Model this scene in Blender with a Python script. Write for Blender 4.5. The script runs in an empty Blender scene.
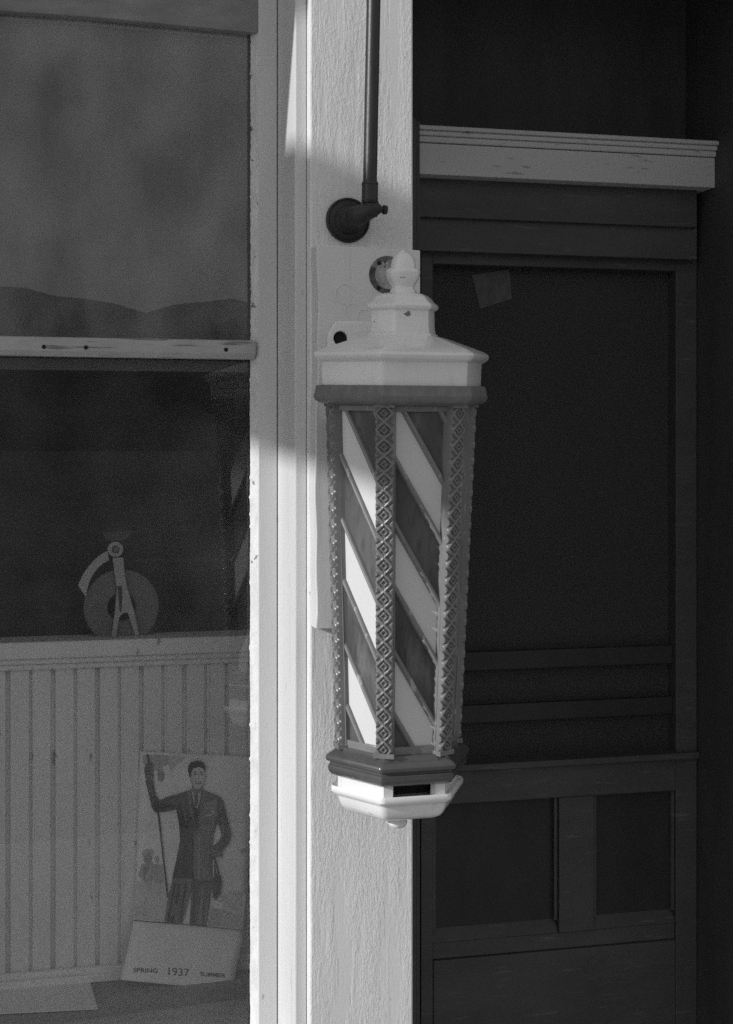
import bpy, bmesh, math, random
from mathutils import Vector, Matrix
random.seed(7)
R = math.radians
scn = bpy.context.scene
COL = scn.collection

# ------------------------------------------------------------------ camera model
W, H, F = 733, 1024, 1550.0
YAW = R(14.6)
CAM = Vector((0.0, -2.09, 1.60))
HOR = 447.0
SY, CY = math.sin(YAW), math.cos(YAW)

def P(px, py, Y):
    """world point on the plane y = Y that the photo shows at pixel (px, py)"""
    u = (px - W/2)/F; v = (HOR - py)/F
    t = (Y - CAM.y)/(CY - u*SY)
    return Vector((CAM.x + t*(SY + u*CY), Y, CAM.z + t*v))

def Y_of(px, X):
    """depth at which the upright plane x = X is seen at column px"""
    u = (px - W/2)/F
    return CAM.y + X*(CY - u*SY)/(SY + u*CY)

# ------------------------------------------------------------------ materials
def mat(name, base, rough=0.6, var=0.0, vscale=(6, 6, 6), bump=0.0, bscale=(60, 60, 60), bdist=0.002,
        coat=0.0, spec=0.5, metal=0.0, speck=None, streak=None, crackle=None):
    """grey paint: value noise, optional stretched bump, chips (speck), streaks"""
    m = bpy.data.materials.new(name); m.use_nodes = True
    nt = m.node_tree; N = nt.nodes; L = nt.links
    b = N['Principled BSDF']
    b.inputs['Roughness'].default_value = rough
    b.inputs['Coat Weight'].default_value = coat
    b.inputs['Coat Roughness'].default_value = 0.12
    b.inputs['Specular IOR Level'].default_value = spec
    b.inputs['Metallic'].default_value = metal
    tc = N.new('ShaderNodeTexCoord')
    def noise(scale, detail=6, rgh=0.6, dist=0.0):
        mp = N.new('ShaderNodeMapping'); mp.inputs['Scale'].default_value = scale
        L.new(tc.outputs['Object'], mp.inputs['Vector'])
        n = N.new('ShaderNodeTexNoise'); n.inputs['Scale'].default_value = 1.0
        n.inputs['Detail'].default_value = detail; n.inputs['Roughness'].default_value = rgh
        n.inputs['Distortion'].default_value = dist
        L.new(mp.outputs['Vector'], n.inputs['Vector'])
        return n.outputs['Fac']
    def ramp(src, a, bb, lo, hi):
        r = N.new('ShaderNodeMapRange'); r.inputs['From Min'].default_value = a; r.inputs['From Max'].default_value = bb
        r.inputs['To Min'].default_value = lo; r.inputs['To Max'].default_value = hi
        L.new(src, r.inputs['Value']); return r.outputs['Result']
    def math2(op, a, c):
        q = N.new('ShaderNodeMath'); q.operation = op
        for i, x in enumerate((a, c)):
            if isinstance(x, (int, float)): q.inputs[i].default_value = x
            else: L.new(x, q.inputs[i])
        return q.outputs[0]
    val = None
    if var > 0:
        val = ramp(noise(vscale), 0.3, 0.7, base*(1-var), base*(1+var))
    if streak:
        sc, lo, hi, k = streak           # dark streaks where the stretched noise is high
        s = ramp(noise(sc, 5, 0.55, 0.3), lo, hi, 1.0, k)
        val = math2('MULTIPLY', val if val is not None else base, s)
    if speck:
        sc, lo, hi, k = speck
        s = ramp(noise(sc, 3, 0.5), lo, hi, 1.0, k)
        val = math2('MULTIPLY', val if val is not None else base, s)
    if val is None:
        b.inputs['Base Color'].default_value = (base, base, base, 1)
    else:
        c = N.new('ShaderNodeCombineColor')
        for i in range(3): L.new(val, c.inputs[i])
        L.new(c.outputs[0], b.inputs['Base Color'])
    if bump > 0:
        h = noise(bscale, 8, 0.6, 0.6)
        if crackle:
            # brush-marked, alligatored paint: rough patches between smoother ones, and long fine cracks
            patch = ramp(noise((26, 26, 3.5), 4, 0.6), 0.42, 0.60, 0.08, 1.0)
            flake = ramp(noise((300, 300, 105), 6, 0.68, .7), 0.40, 0.62, 0.0, 1.0)
            crk = ramp(noise((230, 230, 7), 4, 0.6, 0.5), 0.63, 0.69, 0.0, -0.6)
            h = math2('ADD', math2('MULTIPLY', math2('ADD', h, flake), patch), math2('MULTIPLY', crk, crackle))
        bn = N.new('ShaderNodeBump'); bn.inputs['Strength'].default_value = bump
        bn.inputs['Distance'].default_value = bdist
        L.new(h, bn.inputs['Height']); L.new(bn.outputs['Normal'], b.inputs['Normal'])
    return m

def glass_pane(name, dirt=0.02, dirt_col=0.5, sc=(11, 11, 4)):
    m = bpy.data.materials.new(name); m.use_nodes = True
    nt = m.node_tree; N = nt.nodes; L = nt.links; N.clear()
    out = N.new('ShaderNodeOutputMaterial')
    tr = N.new('ShaderNodeBsdfTransparent'); tr.inputs['Color'].default_value = (.95, .95, .95, 1)
    gl = N.new('ShaderNodeBsdfGlossy'); gl.inputs['Roughness'].default_value = 0.0
    df = N.new('ShaderNodeBsdfDiffuse'); df.inputs['Color'].default_value = (dirt_col,)*3 + (1,)
    lw = N.new('ShaderNodeLayerWeight'); lw.inputs['Blend'].default_value = 0.5
    p = N.new('ShaderNodeMath'); p.operation = 'POWER'; p.inputs[1].default_value = 5.0
    L.new(lw.outputs['Facing'], p.inputs[0])
    r = N.new('ShaderNodeMath'); r.operation = 'MULTIPLY_ADD'; r.inputs[1].default_value = .955; r.inputs[2].default_value = .045
    L.new(p.outputs[0], r.inputs[0])
    mx = N.new('ShaderNodeMixShader'); L.new(r.outputs[0], mx.inputs[0])
    L.new(tr.outputs[0], mx.inputs[1]); L.new(gl.outputs[0], mx.inputs[2])
    tc = N.new('ShaderNodeTexCoord')
    def noise(sc, det):
        mp = N.new('ShaderNodeMapping'); mp.inputs['Scale'].default_value = sc
        L.new(tc.outputs['Object'], mp.inputs[0])
        n = N.new('ShaderNodeTexNoise'); n.inputs['Scale'].default_value = 1; n.inputs['Detail'].default_value = det
        L.new(mp.outputs[0], n.inputs['Vector']); return n.outputs['Fac']
    a = noise(sc, 9)
    d = N.new('ShaderNodeMapRange'); d.inputs['From Min'].default_value = .35; d.inputs['From Max'].default_value = .75
    d.inputs['To Min'].default_value = dirt*.4; d.inputs['To Max'].default_value = dirt*1.6
    L.new(a, d.inputs['Value'])
    m2 = N.new('ShaderNodeMixShader'); L.new(d.outputs[0], m2.inputs[0])
    L.new(mx.outputs[0], m2.inputs[1]); L.new(df.outputs[0], m2.inputs[2])
    L.new(m2.outputs[0], out.inputs['Surface'])
    return m

M = {}
M['post'] = mat('post_paint', .78, .62, .06, (5, 5, 2), bump=.48, bscale=(170, 170, 22), bdist=.0018, crackle=2.2,
                speck=((60, 60, 30), .71, .75, .55), streak=((140, 140, 2.0), .62, .72, .93))
M['trim'] = mat('trim_paint', .65, .55, .06, (9, 9, 2), bump=.16, bscale=(130, 130, 5), bdist=.0012, crackle=.5,
                speck=((70, 70, 22), .70, .75, .5), streak=((90, 90, 1.4), .60, .72, .80))
M['putty'] = mat('window_putty', .70, .8, .12, (40, 40, 25), bump=.9, bscale=(90, 90, 45), bdist=.004, speck=((60, 60, 60), .66, .70, .35))
M['bar'] = mat('worn_bar_paint', .41, .75, .14, (14, 14, 40), bump=.5, bscale=(20, 20, 140), bdist=.0015,
               speck=((12, 12, 170), .58, .66, .45))
M['headr'] = mat('shaded_worn_rail', .24, .8, .2, (14, 14, 40), bump=.5, bscale=(20, 20, 140), bdist=.0015)  # worn paint, darkened to put the shade on the head rail into its colour
M['board'] = mat('board_paint', .67, .55, .05, (7, 7, 4), bump=.22, bscale=(55, 55, 20), bdist=.0014,
                 speck=((60, 60, 60), .73, .77, .5), streak=((60, 60, 2.5), .56, .72, .82))
M['enamel'] = mat('white_enamel', .81, .22, .05, (14, 14, 14), coat=.6, bump=.10, bscale=(34, 34, 34), bdist=.0015,
                  speck=((70, 70, 70), .70, .735, .22), streak=((75, 75, 9), .57, .72, .84))
M['rim'] = mat('dark_enamel', .075, .25, .12, (60, 60, 60), coat=.6, bump=.10, bscale=(160, 160, 160), bdist=.001,
               speck=((70, 70, 70), .70, .74, 2.2))
M['bandm'] = mat('dull_enamel', .17, .45, .18, (90, 90, 40), bump=.12, bscale=(220, 220, 220), bdist=.001)
M['rib'] = mat('rib_enamel', .19, .34, .18, (30, 30, 14), coat=.22, bump=.10, bscale=(200, 200, 200), bdist=.0008,
               speck=((90, 90, 60), .69, .74, 1.7))
M['came'] = mat('came_paint', .20, .38, .15, (40, 40, 40), coat=.2, bump=.12, bscale=(180, 180, 180), bdist=.0008,
                speck=((80, 80, 30), .66, .72, 1.9))
M['opal'] = mat('opal_glass', .66, .12, .02, (12, 12, 12), coat=.3)
M['ruby'] = mat('dark_glass', .10, .32, .35, (16, 16, 7), spec=.15, speck=((34, 34, 12), .54, .66, 1.6), streak=((120, 120, 30), .55, .65, .75))
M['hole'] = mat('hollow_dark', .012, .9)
M['iron'] = mat('pipe_iron', .016, .42, .35, (60, 60, 20), bump=.25, bscale=(240, 240, 160), bdist=.001, spec=.6)
M['rust'] = mat('rusty_iron', .022, .5, .5, (70, 70, 70), bump=.6, bscale=(180, 180, 180), bdist=.002)
M['patina'] = mat('scabbed_zinc', .30, .8, .5, (120, 120, 60), bump=.7, bscale=(140, 140, 90), bdist=.002,
                  speck=((75, 75, 60), .56, .62, .16))
M['scab'] = mat('rust_scab', .10, .85, .7, (90, 90, 60), bump=.8, bscale=(150, 150, 100), bdist=.002, speck=((60, 60, 60), .55, .60, 2.4))
M['ledge'] = mat('ledge_paint', .62, .6, .05, (3, 3, 12), bump=.12, bscale=(8, 8, 90), bdist=.001,
                 speck=((25, 25, 120), .66, .72, .6))
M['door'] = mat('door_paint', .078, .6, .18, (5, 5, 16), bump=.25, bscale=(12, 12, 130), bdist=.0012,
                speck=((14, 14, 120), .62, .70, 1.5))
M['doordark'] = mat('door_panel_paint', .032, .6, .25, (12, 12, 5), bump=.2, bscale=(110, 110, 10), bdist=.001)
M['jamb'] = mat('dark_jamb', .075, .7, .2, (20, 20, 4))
M['beadboard'] = mat('beadboard_paint', .80, .6, .07, (14, 14, 3), bump=.15, bscale=(120, 120, 8), bdist=.001,
                     speck=((55, 55, 22), .68, .72, .45))
M['floorboard'] = mat('display_floor', .30, .7, .2, (6, 30, 6), bump=.2, bscale=(8, 120, 20), bdist=.001)
M['card'] = mat('paper_card', .80, .8, .05)
M['paper'] = mat('calendar_paper', .90, .7, .05, (30, 30, 30))
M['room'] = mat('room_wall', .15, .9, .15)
M['scale1'] = mat('scale_metal', .42, .5, .15, (60, 60, 60))
M['scale2'] = mat('scale_disc', .16, .6, .12, (40, 40, 40))
M['scale3'] = mat('scale_plate', .05, .6)
M['wall'] = mat('facade_paint', .5, .7, .1)
M['ground'] = mat('ground_dust', .10, .9, .25, (.3, .3, .3), bump=.2, bscale=(4, 4, 4), bdist=.02)
M['road'] = mat('road_gravel', .10, .9, .25, (.6, .6, .6), bump=.3, bscale=(8, 8, 8), bdist=.02)
M['walk'] = mat('sidewalk_concrete', .34, .85, .12, (1, 1, 1), bump=.2, bscale=(20, 20, 20), bdist=.003)
M['hill'] = mat('hill_scrub', .06, .95, .4, (.02, .02, .02))
M['pane'] = glass_pane('window_glass', .028, .6, (8, 8, 8))
M['paned'] = glass_pane('dusty_glass', .13, .7, (9, 9, 6))
M['paned2'] = glass_pane('door_glass', .012)
def screen_mat():
    m = bpy.data.materials.new('wire_screen'); m.use_nodes = True
    nt = m.node_tree; N = nt.nodes; L = nt.links; N.clear()
    out = N.new('ShaderNodeOutputMaterial'); tr = N.new('ShaderNodeBsdfTransparent'); df = N.new('ShaderNodeBsdfDiffuse')
    df.inputs['Color'].default_value = (.085, .085, .085, 1)
    tc = N.new('ShaderNodeTexCoord'); n = N.new('ShaderNodeTexNoise'); n.inputs['Scale'].default_value = 5; n.inputs['Detail'].default_value = 4
    L.new(tc.outputs['Object'], n.inputs['Vector'])
    mr = N.new('ShaderNodeMapRange'); mr.inputs['To Min'].default_value = .55; mr.inputs['To Max'].default_value = .80
    L.new(n.outputs['Fac'], mr.inputs['Value'])
    mx = N.new('ShaderNodeMixShader'); L.new(mr.outputs[0], mx.inputs[0]); L.new(tr.outputs[0], mx.inputs[1]); L.new(df.outputs[0], mx.inputs[2])
    L.new(mx.outputs[0], out.inputs['Surface']); return m
M['screen'] = screen_mat()
for i, g in enumerate((.66, .36, .21, .12, .075, .045, .50, .27)):
    M['ink%d' % i] = mat('print_ink_%s' % 'abcdefgh'[i], g, .75, .10, (60, 60, 60))

# ------------------------------------------------------------------ object helpers
def link(o, parent=None):
    COL.objects.link(o)
    if parent is not None: o.parent = parent
    return o

def thing(name, label, cat, loc=(0, 0, 0), rot=(0, 0, 0)):
    o = bpy.data.objects.new(name, None); link(o)
    o.location = loc; o.rotation_euler = rot; o.empty_display_size = .05
    o['label'] = label; o['category'] = cat
    return o

def tag(o, label=None, cat=None, kind=None, group=None):
    if label: o['label'] = label
    if cat: o['category'] = cat
    if kind: o['kind'] = kind
    if group: o['group'] = group
    return o

class MB:
    """collects geometry of ONE part"""
    def __init__(s): s.v = []; s.f = []; s.m = []
    def add(s, vs, fs, mi=0):
        n = len(s.v); s.v += [Vector(q) for q in vs]; s.f += [tuple(i+n for i in q) for q in fs]; s.m += [mi]*len(fs)
    def box(s, a, b, mi=0):
        x0, y0, z0 = (min(a[i], b[i]) for i in range(3)); x1, y1, z1 = (max(a[i], b[i]) for i in range(3))
        s.add([(x0,y0,z0),(x1,y0,z0),(x1,y1,z0),(x0,y1,z0),(x0,y0,z1),(x1,y0,z1),(x1,y1,z1),(x0,y1,z1)],
              [(0,3,2,1),(4,5,6,7),(0,1,5,4),(1,2,6,5),(2,3,7,6),(3,0,4,7)], mi)
    def prism(s, poly, off, mi=0):
        """polygon (list of Vectors) pushed by the vector off"""
        n = len(poly); off = Vector(off)
        vs = [Vector(q) for q in poly] + [Vector(q)+off for q in poly]
        fs = [tuple(range(n)), tuple(range(2*n-1, n-1, -1))] + [(i, i+n, (i+1) % n + n, (i+1) % n) for i in range(n)]
        s.add(vs, fs, mi)
    def tube(s, pts, rad, n=14, cap=True, mi=0):
        pts = [Vector(p) for p in pts]
        if isinstance(rad, (int, float)): rad = [rad]*len(pts)
        up = None; vs = []; fs = []
        for i, p in enumerate(pts):
            d = (pts[min(i+1, len(pts)-1)] - pts[max(i-1, 0)]).normalized()
            if up is None: up = d.orthogonal().normalized()
            up = (up - d*up.dot(d)).normalized(); w = d.cross(up)
            for k in range(n):
                a = 2*math.pi*k/n
                vs.append(p + (up*math.cos(a) + w*math.sin(a))*rad[i])
        for i in range(len(pts)-1):
            for k in range(n):
                fs.append((i*n+k, i*n+(k+1) % n, (i+1)*n+(k+1) % n, (i+1)*n+k))
        if cap: fs += [tuple(range(n-1, -1, -1)), tuple(range((len(pts)-1)*n, len(pts)*n))]
        s.add(vs, fs, mi)
    def rings(s, rings, close=True, mi=0):
        """loft equal-length closed rings"""
        n = len(rings[0]); vs = [q for r in rings for q in r]; fs = []
        for i in range(len(rings)-1):
            for k in range(n):
                fs.append((i*n+k, i*n+(k+1) % n, (i+1)*n+(k+1) % n, (i+1)*n+k))
        if close: fs += [tuple(range(n-1, -1, -1)), tuple(range((len(rings)-1)*n, len(rings)*n))]
        s.add(vs, fs, mi)
    def build(s, name, mats, parent=None, smooth=40, bevel=0, origin=None):
        if not isinstance(mats, (list, tuple)): mats = [mats]
        org = Vector(origin) if origin is not None else Vector((0, 0, 0))
        q = parent
        while q is not None and origin is None:
            if '_org' in q: org = Vector(q['_org']); break
            q = q.parent
        me = bpy.data.meshes.new(name)
        me.from_pydata([tuple(v - org) for v in s.v], [], s.f)
        for q in mats: me.materials.append(q)
        me.polygons.foreach_set('material_index', s.m)
        bm = bmesh.new(); bm.from_mesh(me)
        bmesh.ops.recalc_face_normals(bm, faces=bm.faces)
        bm.to_mesh(me); bm.free()
        if smooth:
            me.polygons.foreach_set('use_smooth', [True]*len(me.polygons))
            me.set_sharp_from_angle(angle=R(smooth))
        me.update()
        o = bpy.data.objects.new(name, me); link(o, parent)
        if origin is not None: o.location = org
        if bevel:
            b = o.modifiers.new('edge', 'BEVEL'); b.width = bevel; b.segments = 2; b.limit_method = 'ANGLE'; b.angle_limit = R(40)
            b.harden_normals = False
        return o

def world_thing(name, label, cat, loc):
    t = thing(name, label, cat, loc); t['_org'] = tuple(loc); return t

def finish_props():
    for o in scn.objects:
        if '_org' in o: del o['_org']

def bxp(mb, pl, pr, yt, yb, Y, back, mi=0):
    """box whose front face is on y = Y: left/right edge columns, top/bottom rows (read at the left edge)"""
    a = P(pl, yt, Y); b = P(pl, yb, Y); c = P(pr, yt, Y)
    mb.box((a.x, Y, b.z), (c.x, back, a.z), mi)

def lathe(mb, prof, n=32, cx=0, cy=0, mi=0):
    mb.rings([[Vector((cx + r*math.cos(2*math.pi*k/n), cy + r*math.sin(2*math.pi*k/n), z)) for k in range(n)] for r, z in prof], True, mi)

HEXROT = R(-90 - 28.5)       # direction of the corner that faces the lens (angles counted from +X)
def hexring(Rr, z, rc, seg=4):
    """hexagon of corner radius Rr with softly rounded corners"""
    pts = []
    rc = min(rc, Rr*.6)
    cc = Rr - rc/math.cos(R(30))
    for k in range(6):
        a = HEXROT + R(60*k)
        c = Vector((cc*math.cos(a), cc*math.sin(a), z))
        for j in range(seg+1):
            b = a + R(-30 + 60*j/seg)
            pts.append(c + Vector((rc*math.cos(b), rc*math.sin(b), 0)))
    return pts
def hexlathe(mb, prof, rc=.006):
    mb.rings([hexring(r, z, rc) for r, z in prof], True)

# ------------------------------------------------------------------ BARBER POLE
S = 775.0
ZB = 825.0
TILT = R(2.2)
base = P(397.5, 818.0, -.150)
pole = thing('barber_pole', 'white capped hexagonal barber pole with slanting light and dark stripes, hung on the post', 'barber pole',
             base, (TILT, 0, 0))
def z_(y): return (ZB - y)/S*.988

def hexpart(name, prof, m, rc=.006, parent=pole):
    mb = MB(); hexlathe(mb, [(r/S, z_(y)) for r, y in prof], rc); return mb.build(name, m, parent, smooth=35)

# finial
mb = MB()
lathe(mb, [(r/S, z_(y)) for r, y in [(13.5, 291.5), (13.0, 289), (11.6, 287), (11.2, 284.5), (12.8, 282), (15.2, 278), (16.8, 273.5), (17.2, 270), (16.6, 267.6), (15.2, 266.6),
     (12.6, 266.2), (12.3, 264), (11.8, 260), (10.4, 255.5), (8.0, 251.8), (4.8, 249.6), (2.8, 249.0), (1.9, 247.6), (.4, 247.2)]], 40)
mb.build('finial', M['enamel'], pole, smooth=50)
# upper tier
hexpart('upper_tier', [(37.5, 335), (37.2, 333), (35.0, 331.6), (34.5, 329.0), (34.0, 325), (33.6, 309.5), (36.0, 308.3), (37.6, 306.6), (37.8, 304.6), (36.6, 302.6), (33.5, 300.6), (30.5, 297), (26.5, 293.6), (20, 291.6), (10, 291)], M['enamel'])
# lid with its sloping roof and overhanging brim
hexpart('lid', [(80, 386), (84, 384.5), (84.5, 366), (85, 361.6), (88, 360.2), (91.5, 357.6), (92.5, 354.8), (91.5, 352.2), (87, 349.6), (78, 346.4), (66, 342.6), (54, 338.6), (44, 335.6), (36, 333.8), (20, 333)], M['enamel'], .008)
hexpart('dark_band', [(74, 404), (80, 403.4), (86, 401.8), (89.6, 399.6), (91.3, 396.6), (91.5, 394.4), (90.4, 393.2), (89.2, 386.2), (88.2, 384.6), (82, 384.0), (70, 384.0)], M['bandm'], .006)
# base moulding, tray
hexpart('base_moulding', [(56, 746), (65, 747.6), (66.4, 750), (69.5, 752.2), (74.2, 754.6), (75.8, 757), (76, 759), (75, 761), (72.4, 762), (71.2, 763), (71.4, 764.2), (73.0, 765.4), (73.6, 768), (72.8, 771.6), (70, 775), (65, 777.2), (50, 777.4)], M['rim'], .005)
hexpart('tray', [(40, 790.5), (62, 790.2), (66.5, 788.4), (69.6, 786.6), (70.6, 789), (70.2, 792.5), (67.4, 795.4), (63.8, 797.4), (62.6, 801), (60.6, 806.5), (57.0, 811), (50, 814.4), (40, 816), (14, 816.6)], M['enamel'], .010)
# neck: five closed sides, the front one open as a slot
mb = MB()
def corner(k, r, z):
    a = HEXROT + R(60*k); return Vector((r*math.cos(a), r*math.sin(a), z))
zt, zb2 = z_(776.6), z_(791)
for k in range(6):
    def seg_(a, b):
        o0, o1 = corner(k, 62.5/S, zb2), corner(k+1, 62.5/S, zb2)
        i0, i1 = corner(k, 55/S, zb2), corner(k+1, 55/S, zb2)
        q = [o0.lerp(o1, a), o0.lerp(o1, b), i0.lerp(i1, b), i0.lerp(i1, a)]
        mb.prism(q, (0, 0, zt - zb2))
    if k == 0: seg_(0, .15); seg_(.84, 1)
    else: seg_(0, 1)
neck = mb.build('neck', M['enamel'], pole, smooth=30)
mb = MB(); hexlathe(mb, [(42/S, z_(790.4)), (42/S, z_(777))], .01); mb.build('neck_shade_block', M['hole'], pole)  # near-black block paints in the shade inside the open neck slot
mb = MB()
lathe(mb, [(.4/S, z_(835)), (4.5/S, z_(834.6)), (7.8/S, z_(833)), (9.8/S, z_(830.0)), (10/S, z_(828)), (8.4/S, z_(826.2)), (9.5/S, z_(823)), (15/S, z_(819.0)), (17/S, z_(813))], 32)
mb.build('bottom_knob', M['enamel'], pole, smooth=50)

# ribs: a carved strip with a lattice of crossing bands and square bosses
RT, RB = 75.0/S, 62.5/S          # corner radius of the rib faces at top and bottom
ZT, ZO = z_(403), z_(749)
def make_rib():
    mb = MB()
    n_u, per, nun = 22, 18, 21
    w = 17.6/S
    nt = per*nun
    slope = (RT - RB)/(ZT - ZO)
    t_off = .0
    vs = []
    def relief(a, b):
        d = abs(a)*1.0 + abs(b)*1.0           # diamond distance
        h = -.0006
        # crossing cords
        q = abs(d - 1.0)/.27
        if q < 1: h = max(h, .0031*math.sqrt(1 - q*q))
        # square boss with a sunk centre
        if d < .58:
            if d > .20: h = max(h, .0024*min(1, (.58 - d)/.07) * (1 if d > .26 else max(0, (d-.20)/.06)))
            else: h = -.0004
        # small triangle bosses at the sides
        e = (1 - abs(a)) + abs(1 - abs(b))
        if abs(a) > .5 and abs(b) > .45 and e < .42: h = max(h, .0022*min(1, (.42-e)/.12))
        return h
    for j in range(nt+1):
        t = j/nt
        z = ZO + (ZT - ZO)*t
        Rr = RB + (RT-RB)*t
        ph = (t*nun) % 1.0
        b = ph*2 - 1
        end = min(1, t*nt/3, (1-t)*nt/3)
        row = []
        wl = w*(.92 + .10*t)
        row.append((-wl*.5, -.020)); row.append((-wl*.51, -.012)); row.append((-wl*.51, -.0024))
        for i in range(n_u+1):
            a = -1 + 2*i/n_u
            crown = -.0016*abs(a)**6
            row.append((a*wl*.5, crown + relief(a*1.02, b)*end))
        row.append((wl*.51, -.0024)); row.append((wl*.51, -.012)); row.append((wl*.5, -.020))
        for s_, h in row: vs.append(Vector((Rr + h, s_, z)))
    n = n_u + 7
    fs = [(j*n+i, j*n+i+1, (j+1)*n+i+1, (j+1)*n+i) for j in range(nt) for i in range(n-1)]
    fs += [(j*n+n-1, j*n, (j+1)*n, (j+1)*n+n-1) for j in range(nt)]
    fs += [tuple(range(n)), tuple(range(nt*n+n-1, nt*n-1, -1))]
    mb.add(vs, fs)
    # end collars
    for (t0, Rr, dz) in ((ZT, RT, -.0036), (ZO, RB, .0060)):
        z0, z1 = sorted((t0, t0 + dz))
        mb.box((Rr - .02, -w*.58, z0), (Rr + .0034, w*.58, z1))
    return mb
rib = make_rib().build('rib', M['rib'], pole, smooth=32)
rib.rotation_euler.z = HEXROT
for k in range(1, 6):
    c = rib.copy(); link(c, pole); c.rotation_euler.z = HEXROT + R(60*k)

# striped panels (built for the side that faces +X, then turned)
def clip(poly, fn):
    out = []
    for i in range(len(poly)):
        a, b = poly[i], poly[(i+1) % len(poly)]
        fa, fb = fn(a), fn(b)
        if fa >= 0: out.append(a)
        if (fa >= 0) != (fb >= 0):
            t = fa/(fa - fb); out.append((a[0]+(b[0]-a[0])*t, a[1]+(b[1]-a[1])*t))
    return out
INSET = .0062
def half_w(z, rr=0):
    Rr = RB + (RT-RB)*(z-ZO)/(ZT-ZO)
    return Rr*.5 - .010
def apo(z): return (RB + (RT-RB)*(z-ZO)/(ZT-ZO))*math.cos(R(30)) - INSET
SLOPE, PER = 1.66, 121.0/S
def panel_parts():
    z0, z1 = ZO + .002, ZT - .001
    def p3(q, h): return Vector((apo(q[1]) + h, q[0], q[1]))
    inner = [(-half_w(z0), z0), (half_w(z0), z0), (half_w(z1), z1), (-half_w(z1), z1)]
    mb = MB()   # backing + surround
    mb.prism([p3(q, -.004) for q in inner], (-.004, 0, 0))
    bw = .0042
    hw0, hw1 = half_w(z0), half_w(z1)
    for sg in (-1, 1):
        q = [(sg*hw0, z0), (sg*(hw0-bw), z0), (sg*(hw1-bw), z1), (sg*hw1, z1)]
        mb.prism([p3(p_, -.004) for p_ in q], (.0095, 0, 0))
    for za, zb in ((z0, z0+.010), (z1-.0075, z1)):
        q = [(-half_w(za)+bw, za), (half_w(za)-bw, za), (half_w(zb)-bw, zb), (-half_w(zb)+bw, zb)]
        mb.prism([p3(p_, -.004) for p_ in q], (.0085, 0, 0))
    ia, ib = z0+.010, z1-.0075
    win = [(-half_w(ia)+bw, ia), (half_w(ia)-bw, ia), (half_w(ib)-bw, ib), (-half_w(ib)+bw, ib)]
    root = mb.build('stripe_panel', M['came'], pole, smooth=30, bevel=.0009)
    # d(q): distance (vertical) below the reference line; a line runs down to +side
    zr = z_(393)
    def dd(q): return (zr - q[1]) + (-1)*SLOPE*(q[0] + half_w(ib))*1.0
    # with +y of the panel to the viewer's right, lines fall to the right
    kids = []
    cw = 10.0/S
    hwht = 49.0/S
    for k in range(-2, 5):
        a0 = k*PER
        wht = clip(clip(win, lambda q: dd(q) - a0), lambda q: a0 + hwht - dd(q))
        if len(wht) > 2:
            m_ = MB(); m_.prism([p3(q, -.003) for q in wht], (.0032, 0, 0)); kids.append(m_.build('white_stripe', M['opal'], root, smooth=30))
        b0 = a0 + hwht + cw; b1 = a0 + PER - cw
        drk = clip(clip(win, lambda q: dd(q) - b0), lambda q: b1 - dd(q))
        if len(drk) > 2:
            m_ = MB(); m_.prism([p3(q, -.003) for q in drk], (.0026, 0, 0)); kids.append(m_.build('dark_stripe', M['ruby'], root, smooth=30))
        for c0 in (a0 - cw/2, a0 + hwht + cw/2):
            m_ = MB(); got = False
            NS = 6
            for i in range(NS):
                f0, f1 = c0 + cw*.62*(-1 + 2*i/NS), c0 + cw*.62*(-1 + 2*(i+1)/NS)
                pl = clip(clip(win, lambda q: dd(q) - f0), lambda q: f1 - dd(q))
                if len(pl) > 2:
                    got = True
                    vs = []
                    for q in pl:
                        x = (dd(q) - c0)/(cw*.62)
                        vs.append(p3(q, -.0022 + .0068*math.sqrt(max(0, 1 - x*x*.98))))
                    m_.add(vs, [tuple(range(len(vs)))])
            if got: kids.append(m_.build('came', M['came'], root, smooth=60))
    return root, kids
panel, kids = panel_parts()
panel.rotation_euler.z = HEXROT + R(30)
for k in range(1, 6):
    c = panel.copy(); link(c, pole); c.rotation_euler.z = HEXROT + R(30 + 60*k)
    for q in kids:
        d = q.copy(); link(d, c)
# core that closes the lantern
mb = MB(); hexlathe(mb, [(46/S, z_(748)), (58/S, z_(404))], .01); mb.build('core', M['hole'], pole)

# ------------------------------------------------------------------ backing board and its fittings
YB = -.036
bl, br = P(317.5, 246, YB).x, P(420.5, 246, YB).x
zt_, zb_ = P(317.5, 244.5, YB).z, P(317.5, 629, YB).z
bt = world_thing('backing_board', 'thick white painted board fixed to the post behind the barber pole', 'board', ((bl+br)/2, -.018, zb_))
mb = MB()
NB = 24                                  # the sawn left edge wanders and leans a little
left = []
for i in range(NB+1):
    t = i/NB
    left.append((bl - .004*(1-t) + .0016*math.sin(t*9+1) + .0009*math.sin(t*31), zb_ + (zt_-zb_)*t))
poly = [Vector((br, YB, zb_)), Vector((br, YB, zt_ - .003))] + [Vector((x, YB, z)) for x, z in reversed(left)]
mb.prism(poly, (0, -YB - .0006, 0))
mb.build('panel', M['board'], bt, smooth=25, bevel=.002)
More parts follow.
